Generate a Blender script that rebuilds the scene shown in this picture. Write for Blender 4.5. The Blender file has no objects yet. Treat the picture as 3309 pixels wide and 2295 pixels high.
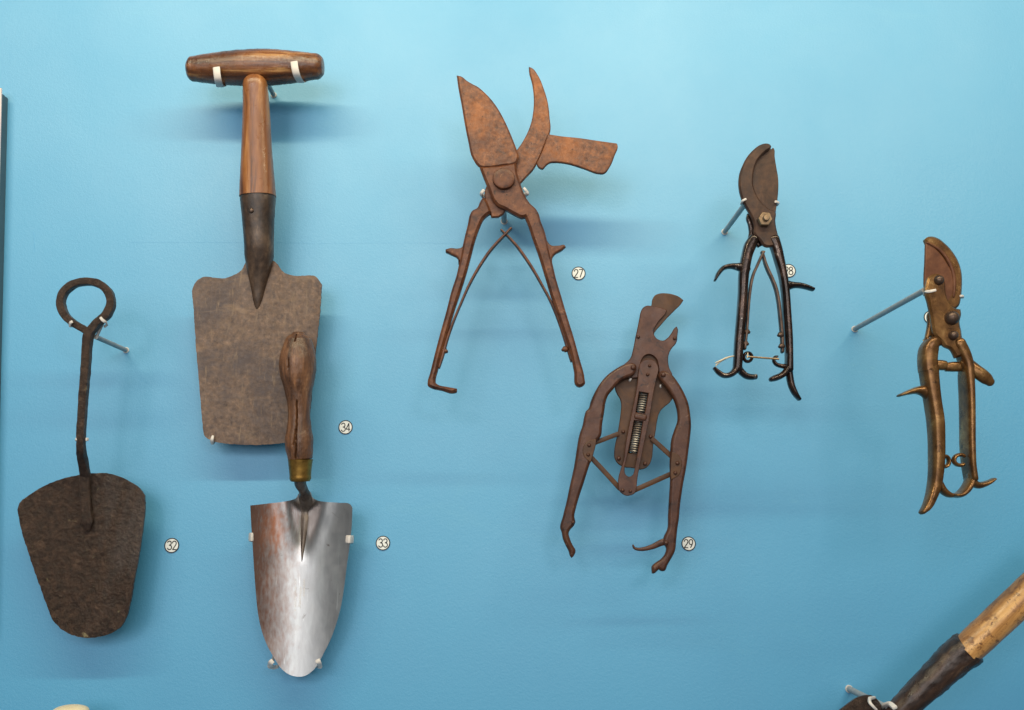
import bpy, math, random
import numpy as np
from mathutils import Vector, Matrix, noise

random.seed(7)
R = math.radians
scene = bpy.context.scene
COL = scene.collection

# ------------------------------------------------------------------ camera
FPX, CX, CY = 3000.0, 1654.5, 1147.5          # focal length and centre of the photograph, in its pixels
DIST = 0.85                                    # camera to wall, metres
TILT = math.atan(532.0 / FPX)                  # the camera looks slightly upwards
cam_d = bpy.data.cameras.new("camera")
cam_d.sensor_width = 36.0
cam_d.lens = 36.0 * FPX / 3309.0
cam_d.clip_start = 0.01
cam_d.clip_end = 50.0
cam = bpy.data.objects.new("camera", cam_d)
COL.objects.link(cam)
cam.location = (0, -DIST, 0)
cam.rotation_euler = (R(90) + TILT, 0, 0)
scene.camera = cam

# ------------------------------------------------------------------ world and lights
world = bpy.data.worlds.new("World")
scene.world = world
world.use_nodes = True
bg = world.node_tree.nodes["Background"]
bg.inputs[0].default_value = (0.82, 0.95, 1.0, 1)
bg.inputs[1].default_value = 0.16


def area(name, loc, target, sx, sy, watts, color):
    d = bpy.data.lights.new(name, 'AREA')
    d.shape = 'RECTANGLE'
    d.size, d.size_y = sx, sy
    d.energy = watts
    d.color = color
    o = bpy.data.objects.new(name, d)
    COL.objects.link(o)
    o.location = loc
    o.rotation_euler = (Vector(target) - Vector(loc)).to_track_quat('-Z', 'Y').to_euler()
    return o


# the long strip lamp along the top of the showcase, two softer spots out in the room, and a wide unseen fill added behind the camera
area("strip_light", (0.05, -0.74, 0.92), (0.05, 0, 0.16), 1.9, 0.035, 14.6, (1.0, 0.92, 0.64))
for _x, _w in ((-0.62, 3.8), (0.66, 4.6)):
    area("room_light", (_x, -2.3, 0.72), (_x * .2, 0, 0.15), 0.34, 0.34, _w, (1.0, 0.93, 0.86))

area("fill_light", (-0.50, -2.6, 0.50), (0, 0, 0.12), 2.2, 1.2, 23.0, (0.92, 0.98, 1.0))

scene.view_settings.view_transform = 'Standard'
scene.view_settings.look = 'None'
scene.view_settings.exposure = 0.07
scene.view_settings.gamma = 1.0
scene.cycles.use_denoising = True
scene.cycles.max_bounces = 6

# ------------------------------------------------------------------ pixel -> place
CT, ST = math.cos(TILT), math.sin(TILT)


def W(u, v, h):
    """World point seen at photo pixel (u, v), standing h millimetres off the wall."""
    a, b = (u - CX) / FPX, (CY - v) / FPX
    d = Vector((a, CT - b * ST, ST + b * CT))
    t = (DIST - h / 1000.0) / d.y
    return Vector((d.x * t, -h / 1000.0, d.z * t))


def mpp(u, v, h):
    return (W(u + 1, v, h) - W(u, v, h)).length


class Zoom:
    def __init__(self, ox, oy, s):
        self.o, self.s = (ox, oy), s

    def __call__(self, *pts):
        return [(self.o[0] + p[0] / self.s, self.o[1] + p[1] / self.s) + tuple(p[2:]) for p in pts]

    def h(self, *pts):        # third number is a half width in zoomed pixels as well
        return [(self.o[0] + p[0] / self.s, self.o[1] + p[1] / self.s, p[2] / self.s) + tuple(p[3:]) for p in pts]


ZA, ZB = Zoom(0, 850, 2.28), Zoom(0, 1450, 2.28)
ZC, ZD = Zoom(550, 100, 2.28), Zoom(550, 800, 2.28)
ZE = Zoom(700, 1500, 2.28)
ZF, ZG = Zoom(1400, 180, 2.66), Zoom(1330, 700, 2.66)
ZH, ZI = Zoom(1800, 920, 3.192), Zoom(1780, 1400, 3.192)
ZJ, ZK = Zoom(2250, 440, 3.5467), Zoom(2250, 860, 3.5467)
ZL, ZM = Zoom(2720, 740, 3.1914), Zoom(2800, 1180, 3.07)
ZN, ZO = Zoom(2669, 1815, 3.325), Zoom(2700, 2190, 9.204)
ZQ = Zoom(0, 1800, 3.224)


def smooth(pts, n=6, closed=False, corner=62):
    """Hermite curve through the points; sharp turns stay corners."""
    P = np.array(pts, float)
    N = len(P)
    nseg = N if closed else N - 1
    d = [max(np.linalg.norm(P[(i + 1) % N][:2] - P[i][:2]), 1e-6) for i in range(nseg)]
    sl = [(P[(i + 1) % N] - P[i]) / d[i] for i in range(nseg)]
    tin, tout = [None] * N, [None] * N
    for i in range(N):
        a = sl[(i - 1) % nseg] if (closed or i > 0) else None
        b = sl[i % nseg] if (closed or i < N - 1) else None
        if a is None:
            tout[i] = b
        elif b is None:
            tin[i] = a
        else:
            ca = np.dot(a[:2], b[:2]) / (np.linalg.norm(a[:2]) * np.linalg.norm(b[:2]) + 1e-9)
            if ca < math.cos(R(corner)):
                tin[i], tout[i] = a, b
            else:
                da, db = d[(i - 1) % nseg], d[i % nseg]
                m = (a * db + b * da) / (da + db)
                tin[i] = tout[i] = m
    out = []
    for i in range(nseg):
        p0, p1 = P[i], P[(i + 1) % N]
        m0, m1 = tout[i] * d[i], tin[(i + 1) % N] * d[i]
        for k in range(n):
            t = k / n
            out.append((2 * t**3 - 3 * t**2 + 1) * p0 + (t**3 - 2 * t**2 + t) * m0 + (-2 * t**3 + 3 * t**2) * p1 + (t**3 - t**2) * m1)
    if not closed:
        out.append(P[-1])
    return np.array(out)


# ------------------------------------------------------------------ shapes: each returns (verts, faces)
def plate(outline, h, thick, bevel=0.5, holes=(), n=5, corner=62, res=2):
    """A flat forged plate with rounded edges; h is its middle, all in mm; outline in photo pixels."""
    cu = bpy.data.curves.new("c", 'CURVE')
    cu.dimensions = '2D'
    cu.fill_mode = 'BOTH'
    b = min(bevel, thick * 0.49) / 1000
    cu.extrude = thick / 2000 - b
    cu.bevel_depth = b
    cu.bevel_resolution = res
    cu.offset = -b
    for loop in [outline] + list(holes):
        q = smooth([p[:2] for p in loop], n, True, corner)
        sp = cu.splines.new('POLY')
        sp.points.add(len(q) - 1)
        for i, p in enumerate(q):
            w = W(p[0], p[1], h + thick / 2)
            sp.points[i].co = (w.x, w.z, 0, 1)
        sp.use_cyclic_u = True
    o = bpy.data.objects.new("c", cu)
    COL.objects.link(o)
    dg = bpy.context.evaluated_depsgraph_get()
    me = bpy.data.meshes.new_from_object(o.evaluated_get(dg))
    vs = [(v.co.x, -h / 1000 - v.co.z, v.co.y) for v in me.vertices]
    fs = [tuple(p.vertices) for p in me.polygons]
    bpy.data.objects.remove(o)
    bpy.data.curves.remove(cu)
    bpy.data.meshes.remove(me)
    return vs, fs


def rings_mesh(rings, cap=True):
    n = len(rings[0])
    vs = [tuple(p) for r in rings for p in r]
    fs = []
    for i in range(len(rings) - 1):
        for k in range(n):
            a, b = i * n + k, i * n + (k + 1) % n
            fs.append((a, b, b + n, a + n))
    if cap:
        fs.append(tuple(range(n))[::-1])
        fs.append(tuple(range((len(rings) - 1) * n, len(rings) * n)))
    return vs, fs


def sweep(path, h=None, depth=None, n=16, ex=2.0, seg=6, round_ends=(1, 1), side=None, disp=None, wobble=0.0):
    """Bar along a path of (u, v, half width px [, h mm [, half depth mm]])."""
    full = []
    for p in path:
        hh = p[3] if len(p) > 3 else h
        dd = p[4] if len(p) > 4 else depth
        full.append((p[0], p[1], p[2], hh, -1 if dd is None else dd))
    q = smooth(full, seg)
    C = [W(p[0], p[1], p[3]) for p in q]
    hw = [max(p[2], 0.05) * mpp(p[0], p[1], p[3]) for p in q]
    dp = [hw[i] if p[4] < 0 else p[4] / 1000 for i, p in enumerate(q)]
    m = len(C)
    rings = []
    frames = []
    for i in range(m):
        T = (C[min(i + 1, m - 1)] - C[max(i - 1, 0)]).normalized()
        if side is not None:
            N = Vector(side)
            N = (N - T * N.dot(T)).normalized()
        else:
            N = T.cross(Vector((0, 1, 0))).normalized()
        B = T.cross(N).normalized()
        frames.append((T, N, B))

    def ring(i, c, k):
        T, N, B = frames[i]
        r = []
        for j in range(n):
            a = 2 * math.pi * j / n
            ca, sa = math.cos(a), math.sin(a)
            x = math.copysign(abs(ca) ** (2 / ex), ca)
            y = math.copysign(abs(sa) ** (2 / ex), sa)
            p = c + N * (hw[i] * k * x) + B * (dp[i] * k * y)
            if wobble:
                nz = noise.noise(p * 160) + 0.6 * noise.noise(p * 420)
                p = p + (p - c).normalized() * (nz * wobble / 1000)
            if disp:
                p = disp(p, c)
            r.append(p)
        return r
    ek = (0.12, 0.3, 0.5, 0.68, 0.83, 0.94)
    if round_ends[0]:
        r0 = min(hw[0], dp[0]) * round_ends[0]
        for k in ek:
            rings.append(ring(0, C[0] - frames[0][0] * (r0 * (math.sqrt(1 - k * k))) , k))
    for i in range(m):
        rings.append(ring(i, C[i], 1.0))
    if round_ends[1]:
        r1 = min(hw[-1], dp[-1]) * round_ends[1]
        for k in ek[::-1]:
            rings.append(ring(m - 1, C[-1] + frames[-1][0] * (r1 * (math.sqrt(1 - k * k))), k))
    return rings_mesh(rings)


def tube(pts, r, n=8):
    P = [Vector(p) for p in pts]
    T = [(P[min(i + 1, len(P) - 1)] - P[max(i - 1, 0)]).normalized() for i in range(len(P))]
    a = Vector((0, 0, 1)) if abs(T[0].z) < 0.9 else Vector((1, 0, 0))
    N = (a - T[0] * a.dot(T[0])).normalized()
    rings = []
    for i, p in enumerate(P):
        N = (N - T[i] * N.dot(T[i])).normalized()
        B = T[i].cross(N)
        rr = r[i] if isinstance(r, (list, tuple)) else r
        rings.append([p + (N * math.cos(2 * math.pi * k / n) + B * math.sin(2 * math.pi * k / n)) * rr for k in range(n)])
    return rings_mesh(rings)


def turned(u, v, h, prof, n=28, jitter=0.0):
    """Solid of revolution about the wall's normal: prof = [(radius px, mm above h)]."""
    s = mpp(u, v, h)
    c = W(u, v, h)
    rings = []
    for r, z in prof:
        rings.append([c + Vector((math.cos(2 * math.pi * k / n) * r * s * (1 + jitter * noise.noise((k * .9, u, 0))), -z / 1000,
                                  math.sin(2 * math.pi * k / n) * r * s * (1 + jitter * noise.noise((k * .9, u, 5))))) for k in range(n)])
    return rings_mesh(rings)


def dome(u, v, h, r, z, n=20):
    return turned(u, v, h, [(r, -1.0), (r, 0), (r * .96, z * .3), (r * .82, z * .65), (r * .55, z * .9), (r * .22, z)], n)


def coons(top, bottom, left, right, depth, thick, nu=90, nv=120, rag=0.0):
    """Blade patch from four edges (photo px); depth(u, v, s, t) gives mm off the wall; returns a solid sheet."""
    def samp(c, n):
        c = smooth(c, 10)[:, :2]
        L = np.concatenate([[0], np.cumsum(np.linalg.norm(np.diff(c, axis=0), axis=1))])
        t = np.linspace(0, L[-1], n)
        return np.stack([np.interp(t, L, c[:, 0]), np.interp(t, L, c[:, 1])], 1)
    T, B, L, Rr = samp(top, nu), samp(bottom, nu), samp(left, nv), samp(right, nv)
    for k, c in enumerate((T, B, L, Rr)):
        for i in range(1, len(c) - 1):
            f = min(1, i / 6, (len(c) - 1 - i) / 6) * rag
            q = Vector((c[i][0] * .06, c[i][1] * .06, k * 7.3))
            c[i][0] += f * (noise.noise(q) + .7 * noise.noise(q * 3.1))
            c[i][1] += f * (noise.noise(q + Vector((9, 0, 0))) + .7 * noise.noise(q * 3.1 + Vector((0, 9, 0))))
    front, back = [], []
    for j in range(nv):
        t = j / (nv - 1)
        for i in range(nu):
            s = i / (nu - 1)
            p = (1 - t) * T[i] + t * B[i] + (1 - s) * L[j] + s * Rr[j] - ((1 - s) * (1 - t) * T[0] + s * (1 - t) * T[-1] + (1 - s) * t * B[0] + s * t * B[-1])
            d = depth(p[0], p[1], s, t)
            w = W(p[0], p[1], d)
            front.append(w)
            back.append(w + Vector((0, thick / 1000, 0)))
    vs = [tuple(v) for v in front + back]
    K = nu * nv
    fs = []
    for j in range(nv - 1):
        for i in range(nu - 1):
            a = j * nu + i
            fs.append((a, a + nu, a + nu + 1, a + 1))
            fs.append((K + a, K + a + 1, K + a + nu + 1, K + a + nu))
    rim = [i for i in range(nu)] + [j * nu + nu - 1 for j in range(1, nv)] + [(nv - 1) * nu + i for i in range(nu - 2, -1, -1)] + [j * nu for j in range(nv - 2, 0, -1)]
    for k in range(len(rim)):
        a, b = rim[k], rim[(k + 1) % len(rim)]
        fs.append((a, b, K + b, K + a))
    return vs, fs


def box(x0, x1, y0, y1, z0, z1):
    vs = [(x, y, z) for x in (x0, x1) for y in (y0, y1) for z in (z0, z1)]
    return vs, [(0, 1, 3, 2), (4, 6, 7, 5), (0, 4, 5, 1), (2, 3, 7, 6), (0, 2, 6, 4), (1, 5, 7, 3)]


# ------------------------------------------------------------------ objects
def thing(name, label, cat, at, group=None):
    o = bpy.data.objects.new(name, None)
    COL.objects.link(o)
    o.empty_display_size = 0.02
    o.location = at
    o["label"], o["category"] = label, cat
    if group:
        o["group"] = group
    return o


def origin(o):
    p = Vector((0, 0, 0))
    while o:
        p += o.location
        o = o.parent
    return p


def part(name, geo, mat, parent=None, angle=38, label=None):
    if isinstance(geo, tuple):
        geo = [geo]
    vs, fs = [], []
    for v, f in geo:
        k = len(vs)
        vs += v
        fs += [tuple(i + k for i in q) for q in f]
    A = np.array([tuple(v) for v in vs], float)
    c = (A.min(0) + A.max(0)) / 2
    me = bpy.data.meshes.new(name)
    me.from_pydata([tuple(v) for v in (A - c)], [], fs)
    me.validate()
    import bmesh
    bm = bmesh.new()
    bm.from_mesh(me)
    bmesh.ops.recalc_face_normals(bm, faces=bm.faces)
    bm.to_mesh(me)
    bm.free()
    me.polygons.foreach_set("use_smooth", [True] * len(me.polygons))
    me.set_sharp_from_angle(angle=R(angle))
    me.materials.append(mat)
    o = bpy.data.objects.new(name, me)
    COL.objects.link(o)
    o.location = Vector(c) - (origin(parent) if parent else Vector((0, 0, 0)))
    o.parent = parent
    if label:
        o["label"] = label
    return o


# ------------------------------------------------------------------ materials
def lin(r, g, b):
    return tuple(((c / 255) / 12.92 if c / 255 <= .04045 else ((c / 255 + .055) / 1.055) ** 2.4) for c in (r, g, b)) + (1,)


def material(name, stops, scale=60, detail=8, dist=0.3, stretch=(1, 1, 1), rot=(0, 0, 0), rough=(.55, .8), metal=0.0,
             bump=0.3, bscale=250, bdist=0.0006, patch=None, patch2=None, patch3=None, spec=0.5, coat=0.0, bstretch=None):
    """stops: [(position, colour)]; patch: (colour, scale, low, high, stretch): a second, larger noise mixes that colour in."""
    m = bpy.data.materials.new(name)
    m.use_nodes = True
    nt = m.node_tree
    ns, ln = nt.nodes, nt.links
    bs = ns["Principled BSDF"]
    tc = ns.new("ShaderNodeTexCoord")

    def mapped(st, loc=(0, 0, 0)):
        mp = ns.new("ShaderNodeMapping")
        mp.vector_type = 'TEXTURE' if any(rot) else 'POINT'
        if any(rot):
            mp.inputs["Rotation"].default_value = rot
            ln.new(tc.outputs["Object"], mp.inputs[0])
            mp2 = ns.new("ShaderNodeMapping")
            mp2.inputs["Scale"].default_value = st
            mp2.inputs["Location"].default_value = loc
            ln.new(mp.outputs[0], mp2.inputs[0])
            return mp2.outputs[0]
        mp.inputs["Scale"].default_value = st
        mp.inputs["Location"].default_value = loc
        ln.new(tc.outputs["Object"], mp.inputs[0])
        return mp.outputs[0]

    def nz(vec, sc, de=8, di=0.3, ro=0.6):
        t = ns.new("ShaderNodeTexNoise")
        t.inputs["Scale"].default_value = sc
        t.inputs["Detail"].default_value = de
        t.inputs["Roughness"].default_value = ro
        t.inputs["Distortion"].default_value = di
        ln.new(vec, t.inputs["Vector"])
        return t.outputs["Fac"]
    f = nz(mapped(stretch), scale * 1.5, 12, dist, 0.66)
    cr = ns.new("ShaderNodeValToRGB")
    while len(cr.color_ramp.elements) < len(stops):
        cr.color_ramp.elements.new(0.5)
    for e, (p, c) in zip(cr.color_ramp.elements, stops):
        e.position, e.color = p, c
    ln.new(f, cr.inputs[0])
    col = cr.outputs[0]
    for k, pt in enumerate((patch, patch2, patch3)):
        if not pt:
            continue
        pf = nz(mapped(pt[4] if len(pt) > 4 else (1, 1, 1), (3.7 + k, 1.3, 5.1 * k)), pt[1], 9, 0.6, 0.66)
        mr = ns.new("ShaderNodeMapRange")
        mr.inputs[1].default_value, mr.inputs[2].default_value = pt[2], pt[3]
        ln.new(pf, mr.inputs[0])
        mx = ns.new("ShaderNodeMix")
        mx.data_type = 'RGBA'
        ln.new(mr.outputs[0], mx.inputs[0])
        ln.new(col, mx.inputs[6])
        mx.inputs[7].default_value = pt[0]
        col = mx.outputs[2]
    ln.new(col, bs.inputs["Base Color"])
    rr = ns.new("ShaderNodeMapRange")
    rr.inputs[1].default_value, rr.inputs[2].default_value = 0.3, 0.7
    rr.inputs[3].default_value, rr.inputs[4].default_value = rough
    ln.new(nz(mapped((1, 1, 1), (9, 2, 4)), scale * 1.7), rr.inputs[0])
    ln.new(rr.outputs[0], bs.inputs["Roughness"])
    bs.inputs["Metallic"].default_value = metal
    bs.inputs["Specular IOR Level"].default_value = spec
    bs.inputs["Coat Weight"].default_value = coat
    if bump:
        bp = ns.new("ShaderNodeBump")
        bp.inputs["Strength"].default_value = bump
        bp.inputs["Distance"].default_value = bdist
        ln.new(nz(mapped(bstretch or stretch, (1, 8, 2)), bscale, 9, 0.2, 0.75), bp.inputs["Height"])
        ln.new(bp.outputs[0], bs.inputs["Normal"])
    return m


M = {}
M['wall'] = material('blue_wall_paint', [(.3, lin(8, 148, 199)), (.7, lin(14, 153, 203))], scale=3, rough=(.60, .68),
                     bump=.42, bscale=480, bdist=.0007, spec=1.0, patch=(lin(46, 158, 200), 9, .6, .85, (.5, 1, 1.6)), patch2=(lin(70, 165, 202), 40, .68, .8, (.5, 1, 1)))
M['rust'] = material('orange_rust', [(.30, lin(66, 37, 24)), (.45, lin(104, 62, 40)), (.56, lin(120, 71, 42)), (.7, lin(150, 92, 52))],
                     scale=150, rough=(.38, .7), metal=.1, bump=.55, bscale=480, bdist=.0006,
                     patch=(lin(164, 94, 38), 16, .5, .74), patch2=(lin(84, 52, 42), 13, .5, .68), patch3=(lin(70, 42, 30), 240, .6, .72), spec=.5)
M['rust_handle'] = material('brown_rusted_iron', [(.30, lin(54, 30, 21)), (.47, lin(90, 52, 34)), (.58, lin(104, 62, 40)), (.72, lin(130, 82, 52))],
                            scale=70, rough=(.32, .58), metal=.1, bump=.35, bscale=480, bdist=.0005,
                            patch=(lin(118, 68, 34), 24, .52, .74), patch2=(lin(150, 108, 78), 160, .62, .72), patch3=(lin(46, 27, 20), 200, .58, .68), spec=.38)
M['brown_iron'] = material('chocolate_brown_iron', [(.30, lin(58, 34, 26)), (.5, lin(78, 47, 35)), (.68, lin(94, 60, 44))],
                           scale=55, rough=(.26, .46), metal=.1, bump=.3, bscale=480, bdist=.0004,
                           patch=(lin(88, 56, 36), 16, .54, .76), patch2=(lin(116, 84, 68), 180, .62, .72), patch3=(lin(44, 28, 24), 120, .58, .68), spec=.35)
M['bronze_iron'] = material('ochre_stained_iron', [(.30, lin(54, 35, 25)), (.5, lin(78, 50, 31)), (.7, lin(98, 63, 34))],
                            scale=34, rough=(.38, .58), metal=.1, spec=.35, bump=.25, bscale=460, bdist=.0004, patch=(lin(130, 80, 28), 14, .58, .76))
M['forged'] = material('pitted_dark_forged_iron', [(.30, lin(40, 27, 21)), (.46, lin(60, 42, 33)), (.57, lin(72, 51, 40)), (.7, lin(92, 68, 54))],
                       scale=110, rough=(.28, .52), metal=.2, bump=1.0, bscale=200, bdist=.003,
                       patch=(lin(92, 82, 80), 9, .46, .64, (1, 1, .45)), patch2=(lin(150, 134, 100), 110, .63, .72), spec=.6)
M['spade_blade'] = material('earth_stained_steel', [(.30, lin(70, 52, 45)), (.46, lin(97, 75, 62)), (.57, lin(110, 85, 69)), (.7, lin(134, 104, 83))],
                            scale=150, rough=(.4, .6), metal=.1, bump=.45, bscale=400, bdist=.0006,
                            patch=(lin(78, 62, 58), 6, .47, .58, (1, 1, 1.8)), patch2=(lin(132, 104, 80), 14, .56, .74, (1, 1, 3.5)), patch3=(lin(124, 100, 80), 300, .58, .68, (1, 1, .12)), spec=.5)
M['socket'] = material('dark_brown_iron_socket', [(.30, lin(40, 29, 24)), (.47, lin(70, 53, 43)), (.6, lin(90, 69, 55)), (.72, lin(118, 94, 76))],
                       scale=80, rough=(.3, .5), metal=.2, bump=.35, bscale=340, bdist=.0006, stretch=(1, 1, .5),
                       patch=(lin(40, 28, 23), 18, .5, .7), spec=.6)
M['socket_dark'] = material('near_black_brown_socket', [(.30, lin(26, 17, 14)), (.47, lin(50, 34, 27)), (.6, lin(72, 50, 38)), (.72, lin(120, 90, 66))],
                            scale=70, rot=(0, R(47), 0), stretch=(1, 1, .3), rough=(.22, .42), metal=.25, bump=.5, bscale=260, bdist=.0009, spec=.6)
M['wood_x'] = material('dark_oak_grip_grain', [(.33, lin(54, 26, 12)), (.46, lin(106, 60, 28)), (.56, lin(134, 82, 42)), (.68, lin(196, 144, 90))],
                       scale=120, stretch=(.06, 1, 1), rough=(.2, .38), bump=.7, bscale=260, bdist=.0008,
                       patch=(lin(60, 30, 14), 24, .48, .68, (.35, 1, 1)), spec=.7)
M['wood_z'] = material('ash_shaft_grain', [(.33, lin(82, 44, 20)), (.46, lin(134, 80, 40)), (.56, lin(154, 98, 52)), (.68, lin(192, 136, 84))],
                       scale=110, stretch=(1, 1, .06), rough=(.24, .42), bump=.45, bscale=220, bdist=.0006,
                       patch=(lin(112, 62, 28), 22, .48, .68, (1, 1, .35)), spec=.6)
M['wood_old'] = material('cracked_old_wood', [(.33, lin(56, 32, 19)), (.46, lin(104, 68, 44)), (.56, lin(128, 86, 58)), (.68, lin(168, 124, 86))],
                         scale=100, stretch=(1, 1, .08), rough=(.3, .5), bump=.7, bscale=200, bdist=.0009,
                         patch=(lin(58, 32, 18), 18, .46, .64, (1, 1, .5)), patch2=(lin(156, 98, 56), 34, .6, .74), spec=.55)
M['wood_diag'] = material('pale_scuffed_wood', [(.33, lin(140, 94, 48)), (.46, lin(190, 136, 78)), (.57, lin(216, 164, 100)), (.7, lin(244, 208, 148))],
                          scale=70, stretch=(1, 1, .06), rot=(0, R(47), 0), rough=(.28, .45), bump=.25, bscale=160, bdist=.0006,
                          patch=(lin(122, 80, 42), 30, .5, .66, (1, 1, .35)), patch2=(lin(124, 82, 44), 110, .54, .62), patch3=(lin(104, 66, 36), 260, .57, .65), spec=.55)
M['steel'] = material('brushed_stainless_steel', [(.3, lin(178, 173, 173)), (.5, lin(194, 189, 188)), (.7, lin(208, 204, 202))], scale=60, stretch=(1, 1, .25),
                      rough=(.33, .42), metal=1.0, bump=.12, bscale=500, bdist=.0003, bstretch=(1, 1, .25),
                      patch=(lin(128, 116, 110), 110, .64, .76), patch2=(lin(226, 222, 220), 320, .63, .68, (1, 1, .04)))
nt = M['steel'].node_tree
tc_ = nt.nodes.new("ShaderNodeTexCoord")
sx_ = nt.nodes.new("ShaderNodeSeparateXYZ")
nt.links.new(tc_.outputs["Object"], sx_.inputs[0])
nz_ = nt.nodes.new("ShaderNodeTexNoise")
nz_.inputs["Scale"].default_value = 22
nz_.inputs["Detail"].default_value = 4
ad_ = nt.nodes.new("ShaderNodeMath")
ad_.operation = 'MULTIPLY_ADD'
ad_.inputs[1].default_value = 0.05
nt.links.new(nz_.outputs["Fac"], ad_.inputs[0])
nt.links.new(sx_.outputs["X"], ad_.inputs[2])
mr_ = nt.nodes.new("ShaderNodeMapRange")
mr_.inputs[1].default_value, mr_.inputs[2].default_value = 0.022, -0.012
mr_.inputs[4].default_value = 0.9
nt.links.new(ad_.outputs[0], mr_.inputs[0])
mx_ = nt.nodes.new("ShaderNodeMix")
mx_.data_type = 'RGBA'
bs_ = nt.nodes["Principled BSDF"]
nt.links.new(bs_.inputs["Base Color"].links[0].from_socket, mx_.inputs[6])
mx_.inputs[7].default_value = lin(150, 106, 88)  # brown room reflection painted into the left side of the blade
nt.links.new(mr_.outputs[0], mx_.inputs[0])
dst_ = nt.nodes.new("ShaderNodeVectorMath")          # warm lamp reflection painted as a copper patch, upper left of the blade
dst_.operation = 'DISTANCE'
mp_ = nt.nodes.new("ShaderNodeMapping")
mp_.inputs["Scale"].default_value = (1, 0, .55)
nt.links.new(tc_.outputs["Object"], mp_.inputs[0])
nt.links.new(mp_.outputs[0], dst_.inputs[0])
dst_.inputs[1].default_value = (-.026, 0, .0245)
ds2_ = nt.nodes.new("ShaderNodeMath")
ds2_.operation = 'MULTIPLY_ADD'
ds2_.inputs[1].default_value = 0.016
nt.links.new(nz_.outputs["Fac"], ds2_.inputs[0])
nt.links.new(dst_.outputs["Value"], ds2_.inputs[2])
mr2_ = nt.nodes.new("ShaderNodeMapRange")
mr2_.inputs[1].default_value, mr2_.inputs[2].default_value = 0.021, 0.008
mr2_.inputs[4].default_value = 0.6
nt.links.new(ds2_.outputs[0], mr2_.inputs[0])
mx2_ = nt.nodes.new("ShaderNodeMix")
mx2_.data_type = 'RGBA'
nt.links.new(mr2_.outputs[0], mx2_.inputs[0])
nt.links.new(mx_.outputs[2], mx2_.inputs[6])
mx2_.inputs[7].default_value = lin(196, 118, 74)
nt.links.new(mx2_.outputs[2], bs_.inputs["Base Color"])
M['tang'] = material('dark_shank_and_groove_shade', [(.35, lin(70, 58, 52)), (.65, lin(140, 126, 116))], scale=70, stretch=(1, 1, .4), rough=(.3, .5), metal=.7, bump=.3, bscale=300)
M['ferrule'] = material('tarnished_brass_ferrule', [(.35, lin(104, 74, 34)), (.65, lin(166, 126, 62))], scale=60, rough=(.3, .5), metal=.8,
                        bump=.15, bscale=300)
M['black_iron'] = material('worn_black_japanned_iron', [(.34, lin(24, 16, 13)), (.52, lin(48, 33, 27)), (.62, lin(76, 55, 45)), (.72, lin(166, 150, 138))],
                           scale=60, stretch=(1, 1, .6), rough=(.1, .24), metal=.5, bump=.3, bscale=300, bdist=.0006, spec=.55,
                           patch=(lin(70, 47, 36), 22, .54, .74), patch3=(lin(176, 164, 156), 150, .61, .67, (1, 1, .5)))
M['blade_iron'] = material('brown_grey_blade_iron', [(.30, lin(46, 31, 25)), (.5, lin(72, 49, 37)), (.68, lin(92, 64, 47))],
                           scale=70, rough=(.36, .58), metal=.1, spec=.3, bump=.45, bscale=420, bdist=.0005,
                           patch=(lin(48, 40, 42), 24, .5, .68))
M['brass'] = material('dull_antique_brass', [(.30, lin(72, 46, 25)), (.48, lin(114, 78, 43)), (.58, lin(136, 98, 57)), (.72, lin(182, 144, 96))], scale=45,
                      rough=(.2, .38), metal=.6, bump=.3, bscale=340, bdist=.0005,
                      patch=(lin(92, 60, 36), 18, .5, .72), patch2=(lin(104, 92, 62), 26, .68, .85), patch3=(lin(60, 38, 22), 150, .6, .7))
M['red_blade'] = material('red_brown_steel_blade', [(.30, lin(76, 42, 27)), (.5, lin(100, 60, 39)), (.7, lin(122, 80, 55))], scale=60,
                          rough=(.38, .58), metal=.1, spec=.3, bump=.35, bscale=400, bdist=.0005)
M['bolt'] = material('dark_bolt_iron', [(.33, lin(54, 41, 36)), (.67, lin(104, 82, 70))], scale=90, rough=(.28, .5), metal=.6, bump=.3, bscale=380)
M['nut'] = material('dull_bronze_nut', [(.3, lin(104, 82, 62)), (.7, lin(160, 132, 102))], scale=90, rough=(.35, .55), metal=.6, bump=.2, bscale=300)
M['spring'] = material('bare_spring_steel', [(.35, lin(140, 116, 98)), (.65, lin(222, 214, 206))], scale=70, rough=(.25, .4), metal=.8, bump=0)
M['white'] = material('matte_white_mount', [(.3, lin(206, 194, 188)), (.7, lin(222, 212, 206))], scale=60, rough=(.45, .6), bump=.1, bscale=300)
M['pin'] = material('grey_steel_pin', [(.3, lin(146, 146, 148)), (.7, lin(172, 170, 170))], scale=60, rough=(.4, .55), metal=.2, bump=.08, bscale=300)
M['disc'] = material('white_disc', [(.3, lin(236, 234, 230)), (.7, lin(242, 240, 236))], scale=40, rough=(.5, .6), bump=0)
M['ink'] = material('black_ink', [(.3, lin(24, 22, 24)), (.7, lin(28, 26, 28))], scale=40, rough=(.5, .6), bump=0)
M['panel'] = material('pale_pink_panel', [(.3, lin(232, 208, 200)), (.7, lin(238, 216, 208))], scale=20, rough=(.5, .6), bump=0)
M['panel_dark'] = material('black_panel_print', [(.3, lin(22, 24, 26)), (.7, lin(30, 32, 34))], scale=20, rough=(.5, .6), bump=0)
M['panel_shade'] = material('slate_blue_shadow_backing', [(.3, lin(62, 88, 100)), (.7, lin(70, 96, 108))], scale=20, rough=(.5, .6), bump=0)
M['cream'] = material('cream_handle', [(.3, lin(226, 206, 170)), (.7, lin(240, 224, 192))], scale=40, rough=(.4, .5), bump=.1)
M['string'] = material('cream_string', [(.3, lin(200, 180, 150)), (.7, lin(232, 216, 190))], scale=200, rough=(.7, .9), bump=.3)
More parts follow.
